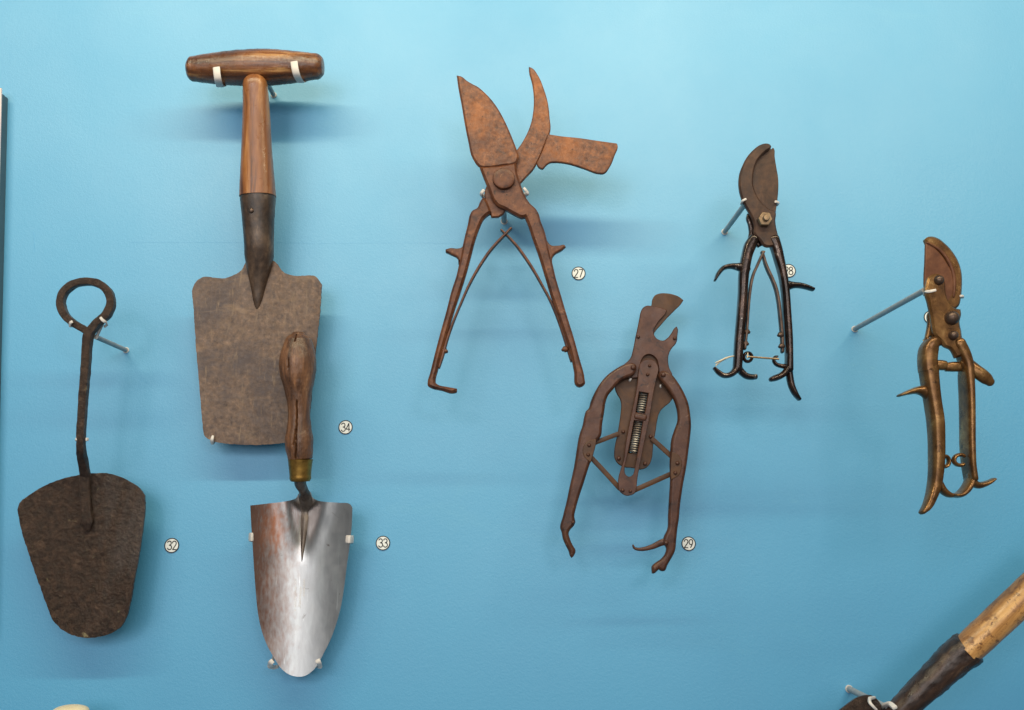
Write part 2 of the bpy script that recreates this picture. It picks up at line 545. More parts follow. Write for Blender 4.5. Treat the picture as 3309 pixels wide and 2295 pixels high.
M['gap_shade'] = material('blackened_gap_shade', [(.3, lin(20, 17, 16)), (.7, lin(34, 27, 24))], scale=80, rough=(.6, .8), bump=.1)

# ------------------------------------------------------------------ the wall
M['wall'].node_tree.nodes['Principled BSDF'].inputs['IOR'].default_value = 1.92     # satin lacquer
wall = part('wall', box(-1.6, 1.6, 0.0, 0.04, -1.0, 1.3), M['wall'])
wall["kind"] = "structure"

for nm, a_, b_, wd in (('scratch', (108, 748), (110, 818), .25), ('paint_seam', (420, 784), (1020, 786), .10), ('paint_seam', (1030, 787), (1470, 786), .09)):
    p0, p1 = W(*a_, 0), W(*b_, 0)
    part(nm, tube([p0, (p0 + p1) / 2 + Vector((.0004, 0, .0003)), p1], wd / 1000, 6), M['wall'], wall)

# edge of an information panel at the left border
p_top, p_bot = W(4, 285, 14), W(-42, 2060, 14)
xr = p_top.x
panel = thing('information_panel', 'thin pale panel cut off by the left edge of the picture', 'panel', (xr - .1, -.008, p_bot.z))
lean = (p_bot.x - p_top.x) / (p_top.z - p_bot.z)


def slab(inset, y0, y1, z0, z1):
    vs, fs = box(0, 1, y0, y1, z0, z1)
    return [((xr - .3 + inset if x == 0 else xr - inset) + lean * (p_top.z - z), y, z) for x, y, z in vs], fs


part('board', slab(0, -.014, -.0122, p_bot.z, p_top.z), M['panel'], panel)
part('printed_face', slab(.0032, -.0146, -.0141, p_bot.z + .01, p_top.z - .022), M['panel_dark'], panel)
part('shadow_backing', slab(.001, -.0122, 0.0, p_bot.z + .004, p_top.z - .004), M['panel_shade'], panel)  # added backing, its dark slate painted as the panel's shadow on the wall

# ------------------------------------------------------------------ number discs
DIG = {
    '2': [[(0, .74), (.06, .92), (.25, 1), (.44, .92), (.49, .74), (.42, .55), (.22, .28), (0, 0)], [(0, 0), (.52, 0)]],
    '3': [[(.02, .82), (.1, .96), (.25, 1), (.42, .94), (.48, .77), (.42, .6), (.2, .53)], [(.2, .53), (.42, .48), (.52, .28), (.45, .08), (.25, 0), (.08, .05), (0, .2)]],
    '4': [[(.38, 0), (.38, 1)], [(.38, 1), (0, .26)], [(0, .26), (.54, .26)]],
    '7': [[(0, 1), (.52, 1)], [(.52, 1), (.16, 0)]],
    '8': [[(.25, .55), (.06, .66), (.04, .85), (.25, 1), (.46, .85), (.44, .66), (.25, .55)], [(.25, .55), (.03, .42), (0, .16), (.25, 0), (.5, .16), (.47, .42), (.25, .55)]],
    '9': [[(.5, .68), (.4, .42), (.25, .38), (.06, .5), (.02, .72), (.1, .93), (.26, 1), (.43, .93), (.5, .68)], [(.5, .68), (.38, .3), (.2, 0)]],
}


def number_disc(u, v, r, text, label):
    d = thing('number_disc', label, 'number label', W(u, v, 0), 'numbered discs stuck on the blue wall')
    part('disc', turned(u, v, 0, [(r, 0.0), (r, .5), (r * .985, .6)], 48), M['disc'], d)
    part('ring', [turned_ring(u, v, r)], M['ink'], d)
    H, wd, gap = r * 1.16, r * .68, r * .13
    x = u - (len(text) * wd * .8 + (len(text) - 1) * gap) / 2
    for ch in text:
        g = []
        for st in DIG[ch]:
            path = [(x + px * wd * 1.55, v + H / 2 - py * H, r * .072) for px, py in st]
            g.append(sweep(path, h=.62, depth=.12, n=8, ex=4, seg=5, round_ends=(.4, .4)))
        part('digit', g, M['ink'], d)
        x += wd * .8 + gap


def turned_ring(u, v, r):
    s = mpp(u, v, 0)
    c = W(u, v, 0)
    n = 48
    rings = []
    for rr, z in ((r * 1.01, .2), (r * 1.01, .72), (r * .885, .72), (r * .885, .3)):
        rings.append([c + Vector((math.cos(2 * math.pi * k / n) * rr * s, -z / 1000, math.sin(2 * math.pi * k / n) * rr * s)) for k in range(n)])
    rings.append(rings[0])
    vs, fs = rings_mesh(rings, cap=False)
    return vs, fs


number_disc(1869.5, 884, 22.2, '27', 'round white number disc reading 27, right of the orange rusted pruner')
number_disc(2548.6, 875.6, 22.2, '28', 'round white number disc reading 28, partly behind a black handle')
number_disc(2225, 1757, 22.7, '29', 'round white number disc reading 29, at the foot of the slide pruner')
number_disc(555.7, 1762.7, 23.6, '32', 'round white number disc reading 32, right of the ring handled iron shovel')
number_disc(1237.7, 1755, 23.0, '33', 'round white number disc reading 33, right of the bright trowel blade')
number_disc(1117, 1381, 22.6, '34', 'round white number disc reading 34, right of the cracked trowel handle')
number_disc(3007, 1026.7, 22.2, '', 'white number disc almost wholly hidden behind the brass pruner')


# ------------------------------------------------------------------ mounts
def mount(label, foot, head, h, r=2.0):
    """A pin standing straight out of the wall; foot = pixel where it meets the wall, head h mm out."""
    m = thing('display_mount', label, 'mount', W(foot[0], foot[1], 0), 'white display mounts holding the tools')
    a = W(foot[0], foot[1], 0)
    part('pin', tube([a, a + Vector((0, -h / 1000, 0))], r / 1000, 16), M['pin'], m)
    part('collar', tube([a, a + Vector((0, -.0012, 0))], (r + .7) / 1000, 16), M['white'], m)
    if head:
        e = a + Vector((0, -(h - 1.0) / 1000, 0))
        b = []
        for q in head:
            b.append(tube([e, W(q[0], q[1], h - 1.0)], .0013, 8))
        part('bracket', b, M['pin'], m)
    return m


def hook(m, path, th=.7, side=None, n=10):
    part('hook', sweep(path, depth=th, n=n, ex=3, side=side, round_ends=(.3, .3)), M['white'], m)


# ------------------------------------------------------------------ 32: forged shovel with a ring handle
sh = thing('ring_handled_shovel', 'rough dark iron shovel with looped ring handle, at far left', 'shovel', W(300, 2060, 30))


def d32(u, v, s, t):
    x = (s - .5) * 2
    base = 34 - 9 * (1 - x * x) * (.4 + .6 * t) + 2 * t
    q = Vector((u * .042, v * .034, 1.5))
    base += .8 * noise.noise(q * .5) + .6 * noise.noise(q * 1.3) + .65 * noise.noise(q * 2.9) + .4 * noise.noise(q * 5.3)
    return base


blade = part('blade', coons(
    ZB((128, 450), (140, 408), (220, 340), (340, 268), (450, 225), (590, 192), (700, 180), (800, 184), (880, 205), (960, 245), (1030, 295), (1065, 345)),
    ZB((385, 1260), (440, 1320), (520, 1370), (620, 1394), (720, 1388), (820, 1360), (890, 1310), (940, 1220)),
    ZB((128, 450), (150, 570), (200, 740), (260, 920), (310, 1060), (350, 1170), (385, 1260)),
    ZB((1065, 345), (1068, 430), (1050, 600), (1020, 800), (990, 960), (965, 1110), (940, 1220)), d32, 2.2, 150, 190, 1.5), M['forged'], sh, angle=60)
hp = ZA.h((648, 505, 27), (600, 478, 27), (545, 446, 27), (485, 392, 28), (450, 300, 28), (470, 222, 28), (535, 163, 28), (640, 138, 28), (745, 163, 28),
          (808, 232, 29), (818, 310, 29), (785, 385, 29), (720, 440, 29), (665, 505, 30))
part('handle', [sweep([p + (69 + 6 * (i < 0), 3.6) for i, p in enumerate(hp)], n=20, ex=6, seg=8, wobble=.45),
                sweep([p for p in ZA.h((690, 475, 30, 69, 3.6), (655, 525, 32, 69, 3.6), (643, 600, 32, 68, 3.6), (637, 720, 31, 67, 3.6), (622, 900, 30, 65, 3.6), (608, 1100, 29, 63, 3.4),
                                           (598, 1290, 28, 61, 3.3), (598, 1370, 28, 58, 3.2), (612, 1460, 31, 46, 3.2), (626, 1560, 34, 37, 2.6))], n=20, ex=6, wobble=.4)],
     M['forged'], sh)
part('tang', sweep(ZB.h((626, 165, 36, 37, 2.6), (628, 215, 38, 35.5, 3), (630, 330, 37, 34, 3), (637, 450, 38, 33, 3), (645, 560, 36, 32, 2.6), (650, 592, 20, 31, 1.5)), n=20, ex=4, wobble=.6), M['forged'], sh)
m = mount('white pin mount holding the ring of the dark iron shovel', (408, 1132), ZA((560, 470), (760, 440)), 64, 2.1)
hook(m, ZA.h((575, 440, 10, 63), (535, 468, 11, 65), (515, 465, 12, 70), (520, 440, 12, 74), (533, 432, 11, 74.5)))
hook(m, ZA.h((770, 470, 9, 63), (790, 455, 10, 66), (780, 440, 11, 71), (755, 420, 11, 74), (740, 402, 10, 74)))
part('rod', sweep(ZA.h((668, 540, 8, 61), (650, 700, 8, 59), (630, 900, 8, 58), (615, 1100, 8, 57), (604, 1305, 8, 56)), depth=1.4, n=10), M['pin'], m)
hook(m, ZA.h((600, 1305, 9, 56), (560, 1303, 11, 58), (563, 1296, 11, 64)), side=(0, 0, 1))
hook(m, ZA.h((600, 1305, 9, 56), (640, 1303, 11, 58), (648, 1300, 12, 63), (635, 1300, 12, 65)), side=(0, 0, 1))

# ------------------------------------------------------------------ 34: spade with T grip
sp = thing('border_spade', 'short spade with wooden T grip and flat brown blade', 'spade', W(880, 1430, 26))


def d34(u, v, s, t):
    x = (s - .5) * 2
    b = 31 - 5.5 * t + 2.2 * x * x
    q = Vector((u * .02, v * .03, 4.5))
    return b + .25 * noise.noise(q) + .12 * noise.noise(q * 4)


part('blade', coons(
    ZD((160, 322), (165, 300), (200, 242), (235, 221), (330, 222), (400, 227), (460, 205), (525, 168), (548, 125), (570, 95), (660, 85), (750, 90), (775, 105), (800, 140), (840, 185), (890, 204), (960, 209), (1070, 212), (1117, 272)),
    ZD((280, 1412), (350, 1435), (480, 1450), (600, 1455), (720, 1450), (835, 1440), (920, 1425), (985, 1405)),
    ZD((160, 322), (175, 500), (190, 740), (210, 960), (230, 1200), (243, 1350), (255, 1392), (280, 1412)),
    ZD((1117, 272), (1105, 450), (1085, 640), (1065, 820), (1045, 1050), (1020, 1280), (1005, 1380), (985, 1405)), d34, 2.2, 110, 140, 1.5), M['spade_blade'], sp, angle=60)
grip_c = [(135, 282, 66), (150, 282, 84), (190, 281, 93), (300, 279, 109), (450, 275, 124), (560, 272, 130), (640, 270, 132), (730, 269, 131), (850, 267, 122), (950, 265, 110), (1050, 263, 96), (1100, 262, 86), (1122, 262, 66)]
part('grip', sweep([p + (46,) for p in ZC.h(*grip_c)], n=48, seg=6, round_ends=(.12, .12), wobble=.25), M['wood_x'], sp, angle=50)
part('shaft', sweep(ZC.h((626, 402, 88, 54, 10.3), (630, 470, 91, 52.5, 10.6), (634, 600, 96, 50, 11.5), (638, 900, 110, 46, 13), (642, 1100, 123, 44, 14), (645, 1222, 131, 42.5, 15)),
                    n=48, ex=2.35, round_ends=(1, 0), wobble=.12), M['wood_z'], sp, angle=50)
part('socket', sweep(ZC.h((645, 1214, 127, 42.5, 14.3), (646, 1235, 127, 42.3, 14.3), (648, 1330, 120, 41, 13.5), (651, 1450, 112, 39, 12.5), (655, 1596, 106, 36.5, 11.5)) +
                     ZD.h((656, 60, 105, 34.5, 10.8), (655, 130, 94, 32.5, 9.5), (652, 210, 76, 30.8, 7.5), (648, 310, 50, 30, 4.6), (644, 400, 30, 29.3, 2.6), (640, 456, 10, 28.6, 1)), n=48, ex=2.2, round_ends=(0, .5), wobble=.15),
     M['socket'], sp, angle=50)
rv = ZC((600, 1325))[0]
part('rivet', dome(rv[0], rv[1], 53.0, 9.5, 2.2), M['bolt'], sp)
m = mount('white pin mount with two hooks under the wooden T grip', (885, 308), ZC((350, 330), (940, 320)), 34, 2.2)
hook(m, [p for p in ZC.h((395, 350, 24, 33), (388, 405, 26, 38), (368, 412, 27, 48), (355, 375, 27, 58), (345, 320, 26, 62.5), (340, 268, 26, 62))], .6, side=(1, 0, 0))
hook(m, [p for p in ZC.h((990, 310, 24, 33), (985, 370, 26, 38), (962, 380, 27, 48), (935, 335, 27, 58), (920, 280, 26, 62), (912, 226, 26, 61))], .6, side=(1, 0, 0))
m = mount('small white hook under the lower left corner of the spade blade', (730, 1405), ZD((322, 1436)), 24, 1.6)
hook(m, ZD.h((318, 1440, 12, 20), (308, 1440, 14, 26), (308, 1420, 13, 30), (316, 1388, 9, 30)), 1.2)

# ------------------------------------------------------------------ 33: trowel
tr = thing('garden_trowel', 'bright steel trowel with cracked wooden handle, hanging over the spade blade', 'trowel', W(965, 2185, 28))


def d33(u, v, s=0, t=0):
    x, y = (u - 700) * 2.28, (v - 1500) * 2.28
    a = (x - 628) / 372
    tt = (y - 280) / 1280
    d = 20 + 15 * abs(a) ** 1.8 * (1 - .25 * tt) + 5 * max(tt, 0) ** 2
    g = max(0.0, min(1.0, 1 - (y - 250) / 500))
    xc = 628 + 30 * g
    w = 34 + 44 * g
    g = g * g * (3 - 2 * g)
    d -= 9.0 * g * math.exp(-((x - xc) / w) ** 2)
    d += 3.0 * (g ** 1.2) * (math.exp(-((x - xc - 2.0 * w) / (w * .9)) ** 2) + math.exp(-((x - xc + 2.0 * w) / (w * .9)) ** 2))
    return d + .10 * noise.noise(Vector((u * .02, v * .012, 8)))


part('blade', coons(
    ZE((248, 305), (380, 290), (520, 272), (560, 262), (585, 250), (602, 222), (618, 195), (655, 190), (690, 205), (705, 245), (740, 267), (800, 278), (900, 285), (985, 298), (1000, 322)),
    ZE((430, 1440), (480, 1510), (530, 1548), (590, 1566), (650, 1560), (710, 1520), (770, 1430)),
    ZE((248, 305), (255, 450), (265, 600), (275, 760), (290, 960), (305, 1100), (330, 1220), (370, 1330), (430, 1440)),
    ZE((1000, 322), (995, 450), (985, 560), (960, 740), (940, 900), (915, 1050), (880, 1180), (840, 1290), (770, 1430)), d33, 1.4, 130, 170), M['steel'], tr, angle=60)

crack_lines = [([(1130, 930), (1230, 932), (1330, 928), (1420, 926), (1560, 922)], 5.5), ([(1340, 922), (1400, 915), (1460, 905)], 4),
               ([(815, 868), (900, 866)], 3.5), ([(640, 930), (690, 915)], 5)]


def crack(p, c):
    # photograph pixel of this vertex's own place on the handle front
    if p.y > c.y - .002:
        return p
    v = p - Vector((0, -DIST, 0))
    fw, up = Vector((0, CT, ST)), Vector((0, -ST, CT))
    z = v.dot(fw)
    x, y = (CX + FPX * v.x / z - 550) * 2.28, (CY - FPX * v.dot(up) / z - 800) * 2.28
    for ln_, wd in crack_lines:
        ys = [q[0] for q in ln_]
        if ys[0] <= y <= ys[-1]:
            xc = np.interp(y, ys, [q[1] for q in ln_]) + 4 * noise.noise(Vector((y * .03, wd, 0)))
            k = math.exp(-((x - xc) / wd) ** 2)
            p = p + (c - p).normalized() * (.0028 * k)
    return p


hd = [(948, 640, 52), (946, 662, 82), (945, 700, 101), (943, 760, 121), (940, 850, 135), (942, 940, 128), (944, 1000, 114), (945, 1060, 100), (948, 1130, 87), (950, 1230, 80), (950, 1300, 85),
      (950, 1350, 92), (950, 1400, 102), (951, 1470, 101), (956, 1520, 94), (958, 1558, 88)]
part('handle', sweep([p + (52 - i * .35,) for i, p in enumerate(ZD.h(*hd))], n=170, seg=10, round_ends=(.4, .1), disp=crack, wobble=.25), M['wood_old'], tr, angle=70)
fe = ZE.h((618, -36, 91, 47), (617, 0, 86, 46.6), (617, 80, 78, 46), (617, 118, 74, 45.7), (617, 126, 68, 45.6))
part('ferrule', sweep(fe, n=48, round_ends=(0, 0)), M['ferrule'], tr)
_groove_shade = [(q[0], q[1], q[2], d33(q[0], q[1]) + k, t) for q, k, t in zip(ZE.h((656, 330, 40), (650, 420, 33), (642, 520, 24), (634, 620, 14), (628, 715, 3)), (1.0, .6, .5, .4, .2), (2.4, 2.0, 1.5, 1.0, .4))]  # shank run on down the neck groove, its dark colour standing for shade
part('shank', sweep(ZE.h((614, 118, 44, 45.5, 5), (618, 150, 44, 43, 5), (635, 185, 39, 36, 4.6), (650, 215, 40, 28, 4.2), (656, 255, 52, 22, 3.5)) + _groove_shade, n=32, ex=1.4), M['tang'], tr)


def stamp(text, x0, y0, x1, y1, size, shear=0.0):
    """Stamped letters running up the blade from (x0, y0) to (x1, y1), in photo pixels."""
    cu = bpy.data.curves.new("t", 'FONT')
    cu.body = text
    cu.size = 1.0
    cu.shear = shear
    cu.extrude = 0.0
    cu.resolution_u = 2
    o = bpy.data.objects.new("t", cu)
    COL.objects.link(o)
    me = bpy.data.meshes.new_from_object(o.evaluated_get(bpy.context.evaluated_depsgraph_get()))
    xs = [v.co.x for v in me.vertices]
    L = math.hypot(x1 - x0, y1 - y0)
    dx, dy = (x1 - x0) / L, (y1 - y0) / L
    k = L / (max(xs) - min(xs))
    vs = []
    for v in me.vertices:
        a, b = (v.co.x - min(xs)) * k, v.co.y * size
        u, w = x0 + dx * a + dy * b, y0 + dy * a - dx * b
        vs.append(W(u, w, d33(u, w) + .16))
    fs = [tuple(p.vertices) for p in me.polygons]
    bpy.data.objects.remove(o)
    bpy.data.curves.remove(cu)
    bpy.data.meshes.remove(me)
    return vs, fs


part('stamped_lettering', [stamp('R SKELTON & CO', 957, 1975, 958, 1872, 9), stamp('Stainless', 971, 1965, 975, 1896, 13, .4), stamp('ENGLAND', 985, 1927, 986, 1871, 9)], M['white'], tr)
m = mount('white four clip mount holding the bright trowel blade', (965, 1860), [(815, 1736), (1130, 1743), (880, 2140), (1028, 2136)], 14, 2.5)
for a in ([(262, 545, 30, 16), (248, 540, 31, 22), (242, 538, 32, 30), (256, 538, 32, 37.5), (268, 537, 31, 37)],
          [(975, 560, 28, 16), (1000, 558, 28, 22), (1004, 555, 29, 30), (985, 555, 29, 37.5), (955, 553, 28, 36)]):
    hook(m, ZE.h(*a), .8, side=(0, 0, 1))
hook(m, ZE.h((455, 1490, 12, 16), (420, 1498, 16, 20), (392, 1490, 20, 26), (398, 1465, 20, 33), (415, 1448, 18, 33)), .8)
hook(m, ZE.h((730, 1470, 12, 16), (750, 1490, 16, 20), (762, 1490, 19, 26), (752, 1465, 20, 33), (742, 1440, 18, 33)), .8)

# ------------------------------------------------------------------ 27: rusty pruner with a side blade
H = 62
pr = thing('rusty_vine_pruner', 'large orange rusted pruner with open jaws and a sideways hatchet blade', 'pruner', W(1620, 1280, H))
part('cutting_blade', plate(ZF((200, 163), (240, 172), (290, 210), (330, 234), (380, 260), (440, 310), (510, 385), (580, 490), (640, 610), (690, 730), (720, 810), (735, 860), (727, 900), (712, 922),
                               (600, 945), (480, 962), (405, 958), (335, 870), (300, 730), (270, 580), (245, 430), (215, 270)), H + 4, 4.5, 1.7, res=0), M['rust'], pr, angle=25)
rh = [(975, 0), (1000, 60), (1040, 180), (1090, 320), (1140, 480), (1200, 680), (1260, 850), (1310, 1000), (1360, 1150), (1400, 1330), (1420, 1452), (1440, 1462), (1475, 1452), (1492, 1435), (1490, 1400),
      (1440, 1200), (1390, 1020), (1340, 860), (1290, 690), (1240, 520), (1212, 400), (1180, 270), (1165, 205), (1140, 110)]
rh = [((x / 2.66 + 1330 - 1400) * 2.66, (y / 2.66 + 700 - 180) * 2.66) for x, y in rh]
part('pivot_arm', [plate(ZF((398, 952), (600, 935), (714, 912), (722, 1000), (745, 1080), (790, 1200), (830, 1262), (880, 1310), (905, 1350), (925, 1420), *rh[::-1], (770, 1388), (700, 1362),
                            (610, 1312), (550, 1284), (520, 1250), (470, 1130), (440, 1060)), H + 2.2, 8.5, 2.0, res=0)], M['rust_handle'], pr, angle=25)
part('thumb_spur', plate(ZG((1148, 175), (1170, 212), (1198, 242), (1260, 246), (1318, 243), (1327, 257), (1290, 288), (1234, 320), (1214, 345), (1208, 405), (1150, 330)), H + 1.6, 6.5, 1.6), M['rust_handle'], pr)
part('hook_jaw', plate(ZF((822, 92), (850, 103), (900, 165), (950, 280), (985, 400), (1000, 520), (1003, 660), (985, 700), (945, 800), (900, 905), (860, 975), (800, 1040), (755, 1090), (700, 1160), (560, 1385), (500, 1388),
                          (440, 1210), (445, 1150), (560, 1000), (725, 800), (760, 750), (800, 680), (845, 560), (862, 450), (865, 360), (850, 230), (824, 130)), H - 1.5, 4.5, 1.0, res=0), M['rust'], pr, angle=25)
part('side_blade', plate(ZF((985, 672), (1100, 690), (1250, 705), (1400, 727), (1580, 752), (1587, 775), (1562, 850), (1520, 950), (1470, 1010), (1430, 1012), (1300, 970), (1150, 925), (1050, 915), (1000, 920), (970, 942),
                            (940, 972), (915, 965), (890, 930), (910, 880), (940, 810), (965, 740)), H + 1, 4.0, 1.1), M['rust'], pr)
lh = [(590, 70), (550, 180), (510, 330), (470, 480), (420, 640), (380, 760), (330, 920), (290, 1060), (240, 1240), (222, 1320), (203, 1400), (205, 1425), (225, 1442), (300, 1460), (388, 1476), (385, 1505), (370, 1512), (250, 1490),
      (160, 1467), (138, 1452), (136, 1420), (155, 1350), (200, 1170), (250, 980), (300, 800), (340, 640), (385, 500), (412, 380), (440, 240), (455, 170)]
lh = [((x / 2.66 + 1330 - 1400) * 2.66, (y / 2.66 + 700 - 180) * 2.66) for x, y in lh]
part('left_handle', plate(ZF((430, 1207), (455, 1235), (480, 1290), (500, 1345), (470, 1362), (430, 1400), *lh, (295, 1450), (315, 1360), (332, 1330), (380, 1300), (402, 1250)), H, 9.0, 2.1, res=0), M['rust_handle'], pr, angle=25)
part('thumb_spur', plate(ZG((448, 235), (428, 262), (402, 270), (332, 267), (291, 279), (291, 302), (340, 325), (394, 355), (402, 405), (460, 330)), H - .6, 6.5, 1.6), M['rust_handle'], pr)
b = ZF((607, 1068))[0]
part('pivot_bolt', turned(b[0], b[1], H + 5.5, [(36, 0), (36, 3.4), (34.5, 4.6), (32, 5.0), (20, 5.2)], 36, .03), M['rust_handle'], pr)
for path, rv in ((((855, 105, 10), (780, 180, 11), (680, 290, 12), (590, 420, 12), (500, 580, 11), (420, 760, 10), (350, 930, 11), (300, 1080, 12), (270, 1190, 13), (237, 1300, 9)), (286, 1155)),
                 (((770, 118, 7), (820, 165, 9), (900, 250, 11), (960, 330, 12), (1040, 450, 12), (1120, 590, 11), (1190, 720, 11), (1250, 860, 12), (1300, 1000, 13), (1335, 1110, 14), (1372, 1245, 9)), (1316, 1140))):
    s_ = part('leaf_spring', sweep([p for p in ZG.h(*path)], h=H - (2 if rv[0] > 900 else 0), depth=3.2, n=14, ex=4), M['rust_handle'], pr)
    q = ZG(rv)[0]
    dr = 1 if rv[0] < 900 else -1
    part('rivet', sweep([(q[0] - 4 * dr, q[1], 10), (q[0] + 2 * dr, q[1] + 1, 10), (q[0] + 5 * dr, q[1] + 2, 6)], h=H, depth=3.0, n=16), M['rust_handle'], s_)
m = mount('white pin mount behind the pivot of the orange rusted pruner', (1629, 716), [(1560, 630), (1700, 625)], 58, 2.6)
hook(m, ZF.h((470, 1200, 12, 55), (418, 1210, 14, 57), (412, 1195, 14, 63), (435, 1155, 14, 67)), 1.0)
hook(m, ZF.h((760, 1200, 12, 55), (805, 1200, 14, 58), (812, 1190, 14, 65), (800, 1165, 13, 69), (778, 1138, 12, 70)), 1.0)

# ------------------------------------------------------------------ 29: sliding pruner with coil spring
H = 45
sl = thing('spring_slide_pruner', 'dark brown pruner with coil spring slide and curved channel handles', 'pruner', W(2040, 1840, H))


def ih(x, y):   # lower zoom -> upper zoom coordinates
    return (x + (1780 - 1800) * 3.192, y + (1400 - 920) * 3.192)


body = [(700, 900), (620, 1000), (598, 1060), (620, 1130), (650, 1180), (662, 1225), (660, 1300), (650, 1380), (632, 1500), ih(655, 200), ih(656, 250), ih(680, 300), ih(740, 345), ih(850, 360), ih(920, 376), ih(980, 360),
        ih(1020, 320), ih(1040, 270), ih(1058, 120), (1020, 1500), (1035, 1400), (1050, 1340), (1070, 1300), (1110, 1260), (1160, 1220), (1195, 1170), (1180, 1080), (1120, 960), (1040, 720), (950, 690), (870, 720), (800, 860)]
win1 = [(848, 1105), (944, 1120), (905, 1330), (813, 1315)]
win2 = [(795, 1400), (887, 1410), ih(915, 60), ih(893, 210), ih(800, 205), ih(825, 40)]
part('body_plate', plate(ZH(*body), H - 3, 2.4, .6, holes=[ZH(*win1), ZH(*win2)], res=0), M['bronze_iron'], sl)
part('gap_shade', plate(ZH((770, 1080), (1000, 1100), (900, 1560), ih(890, 240), ih(760, 240), (740, 1500)), H - 11, 3, .6), M['gap_shade'], sl)  # dark sheet behind the spring windows, painted for the shade in the gap
part('jaw_plate', plate(ZH((868, 270), (890, 235), (920, 218), (1000, 222), (1080, 238), (1137, 262), (1120, 300), (1060, 370), (1030, 410), (1005, 460), (1000, 500), (1020, 545), (1060, 570), (1100, 575), (1140, 550), (1180, 500),
                           (1215, 445), (1235, 430), (1245, 450), (1243, 530), (1240, 570), (1225, 610), (1190, 650), (1165, 690), (1150, 740), (1148, 800), (1160, 860), (1190, 930), (1150, 1000), (1066, 985), (1050, 900), (1043, 830), (1025, 770),
                           (985, 732), (945, 720), (900, 740), (872, 785), (858, 850), (838, 960), (760, 965), (660, 930), (690, 825), (735, 785), (762, 748), (780, 690), (795, 620), (810, 540), (830, 450), (850, 350)), H, 2.6, .7, res=0), M['brown_iron'], sl, angle=25)
part('cutting_blade', plate(ZH((975, 210), (985, 150), (1010, 110), (1060, 90), (1130, 88), (1200, 100), (1270, 130), (1305, 160), (1280, 200), (1220, 260), (1150, 330), (1060, 430), (1010, 490), (985, 560), (860, 500), (900, 300)), H - 3, 2.4, .7), M['bronze_iron'], sl)
slot1 = win1
slot2 = [(795, 1400), (887, 1410), ih(905, 150), ih(868, 350), ih(861, 395), ih(846, 430), ih(812, 449), ih(780, 436), ih(763, 405), ih(762, 360), ih(788, 240), ih(805, 160)]
part('slide_bar', plate(ZH((845, 860), (860, 810), (900, 776), (950, 768), (1000, 780), (1035, 820), (1048, 870), (1030, 960), (1000, 1100), (975, 1250), (950, 1400), ih(985, 0), ih(960, 120), ih(930, 280), ih(905, 400), ih(890, 500), ih(885, 560), ih(870, 615),
                           ih(830, 640), ih(780, 646), ih(730, 620), ih(700, 580), ih(695, 520), ih(700, 450), ih(720, 380), ih(750, 280), ih(770, 120), ih(789, 10), (745, 1440), (775, 1300), (810, 1130), (830, 1000)), H + 2.4, 2.0, .5,
                        holes=[ZH(*slot1), ZH(*slot2)], res=0), M['brown_iron'], sl, angle=25)


def coil(p0, p1, r, turns, h, wire):
    a, b_ = W(*p0, h), W(*p1, h)
    ax = (b_ - a).normalized()
    X = ax.cross(Vector((0, 1, 0))).normalized()
    Y = ax.cross(X)
    s = mpp(p0[0], p0[1], h)
    pts = []
    N = int(turns * 14)
    for i in range(N + 1):
        an = 2 * math.pi * turns * i / N
        pts.append(a + (b_ - a) * (i / N) + (X * math.cos(an) + Y * math.sin(an)) * (r * s))
    return tube(pts, wire / 1000, 6)


q0, q1 = ZH((898, 1108), (862, 1322))
part('coil_spring', coil(q0, q1, 12.5, 9, H - 2.5, .7), M['spring'], sl)
q0, q1 = ZH((842, 1405), ih(850, 205))
part('coil_spring', coil(q0, q1, 12.5, 14, H - 2.5, .7), M['spring'], sl)
part('spring_stop', sweep(ZH.h((815, 1356, 33), (860, 1365, 34), (905, 1374, 33)), h=H + 2.6, depth=1.9, n=20, ex=3), M['brown_iron'], sl)


def arm(front, hh):
    return plate(front, hh, 7, 2.6)


la = part('handle', arm(ZH((822, 870), (815, 820), (780, 802), (740, 803), (690, 820), (600, 870), (520, 930), (450, 1010), (390, 1110), (350, 1200), (325, 1278), (302, 1300), (285, 1350), (265, 1450), ih(300, 0), ih(270, 160), ih(240, 350), ih(200, 530),
                           ih(160, 720), ih(125, 860), ih(99, 985), ih(112, 1020), ih(125, 1090), ih(150, 1150), ih(185, 1220), ih(203, 1275), ih(216, 1290), ih(230, 1278), ih(257, 1205), ih(230, 1160), ih(200, 1090), ih(187, 1030), ih(200, 1000), ih(240, 955),
                           ih(255, 920), ih(245, 860), ih(260, 780), ih(300, 640), ih(340, 520), ih(400, 330), ih(440, 220), ih(480, 80), (445, 1580), (470, 1430), (490, 1310), (505, 1210), (530, 1140), (580, 1080), (640, 1010), (700, 970), (795, 927)), H + 3), M['brown_iron'], sl)
ra = part('handle', arm(ZH((1050, 950), (1060, 900), (1090, 885), (1140, 890), (1190, 925), (1250, 1000), (1310, 1100), (1360, 1220), (1380, 1330), (1388, 1480), ih(1447, 0), ih(1430, 150), ih(1400, 370), ih(1370, 530), ih(1340, 740), ih(1325, 900),
                           ih(1310, 1000), ih(1300, 1100), ih(1285, 1220), ih(1250, 1290), ih(1210, 1360), ih(1175, 1425), ih(1140, 1425), ih(1118, 1410), ih(1095, 1430), ih(1070, 1450), ih(1047, 1450), ih(1049, 1370), ih(1075, 1345), ih(1140, 1300), ih(1180, 1250),
                           ih(1195, 1190), ih(1160, 1130), ih(1175, 1060), ih(1205, 1000), ih(1215, 850), ih(1225, 680), ih(1236, 480), ih(1232, 290), ih(1238, 200), ih(1250, 60), (1215, 1500), (1248, 1400), (1245, 1310), (1222, 1220), (1190, 1150), (1130, 1060), (1070, 985)), H + 3), M['brown_iron'], sl)
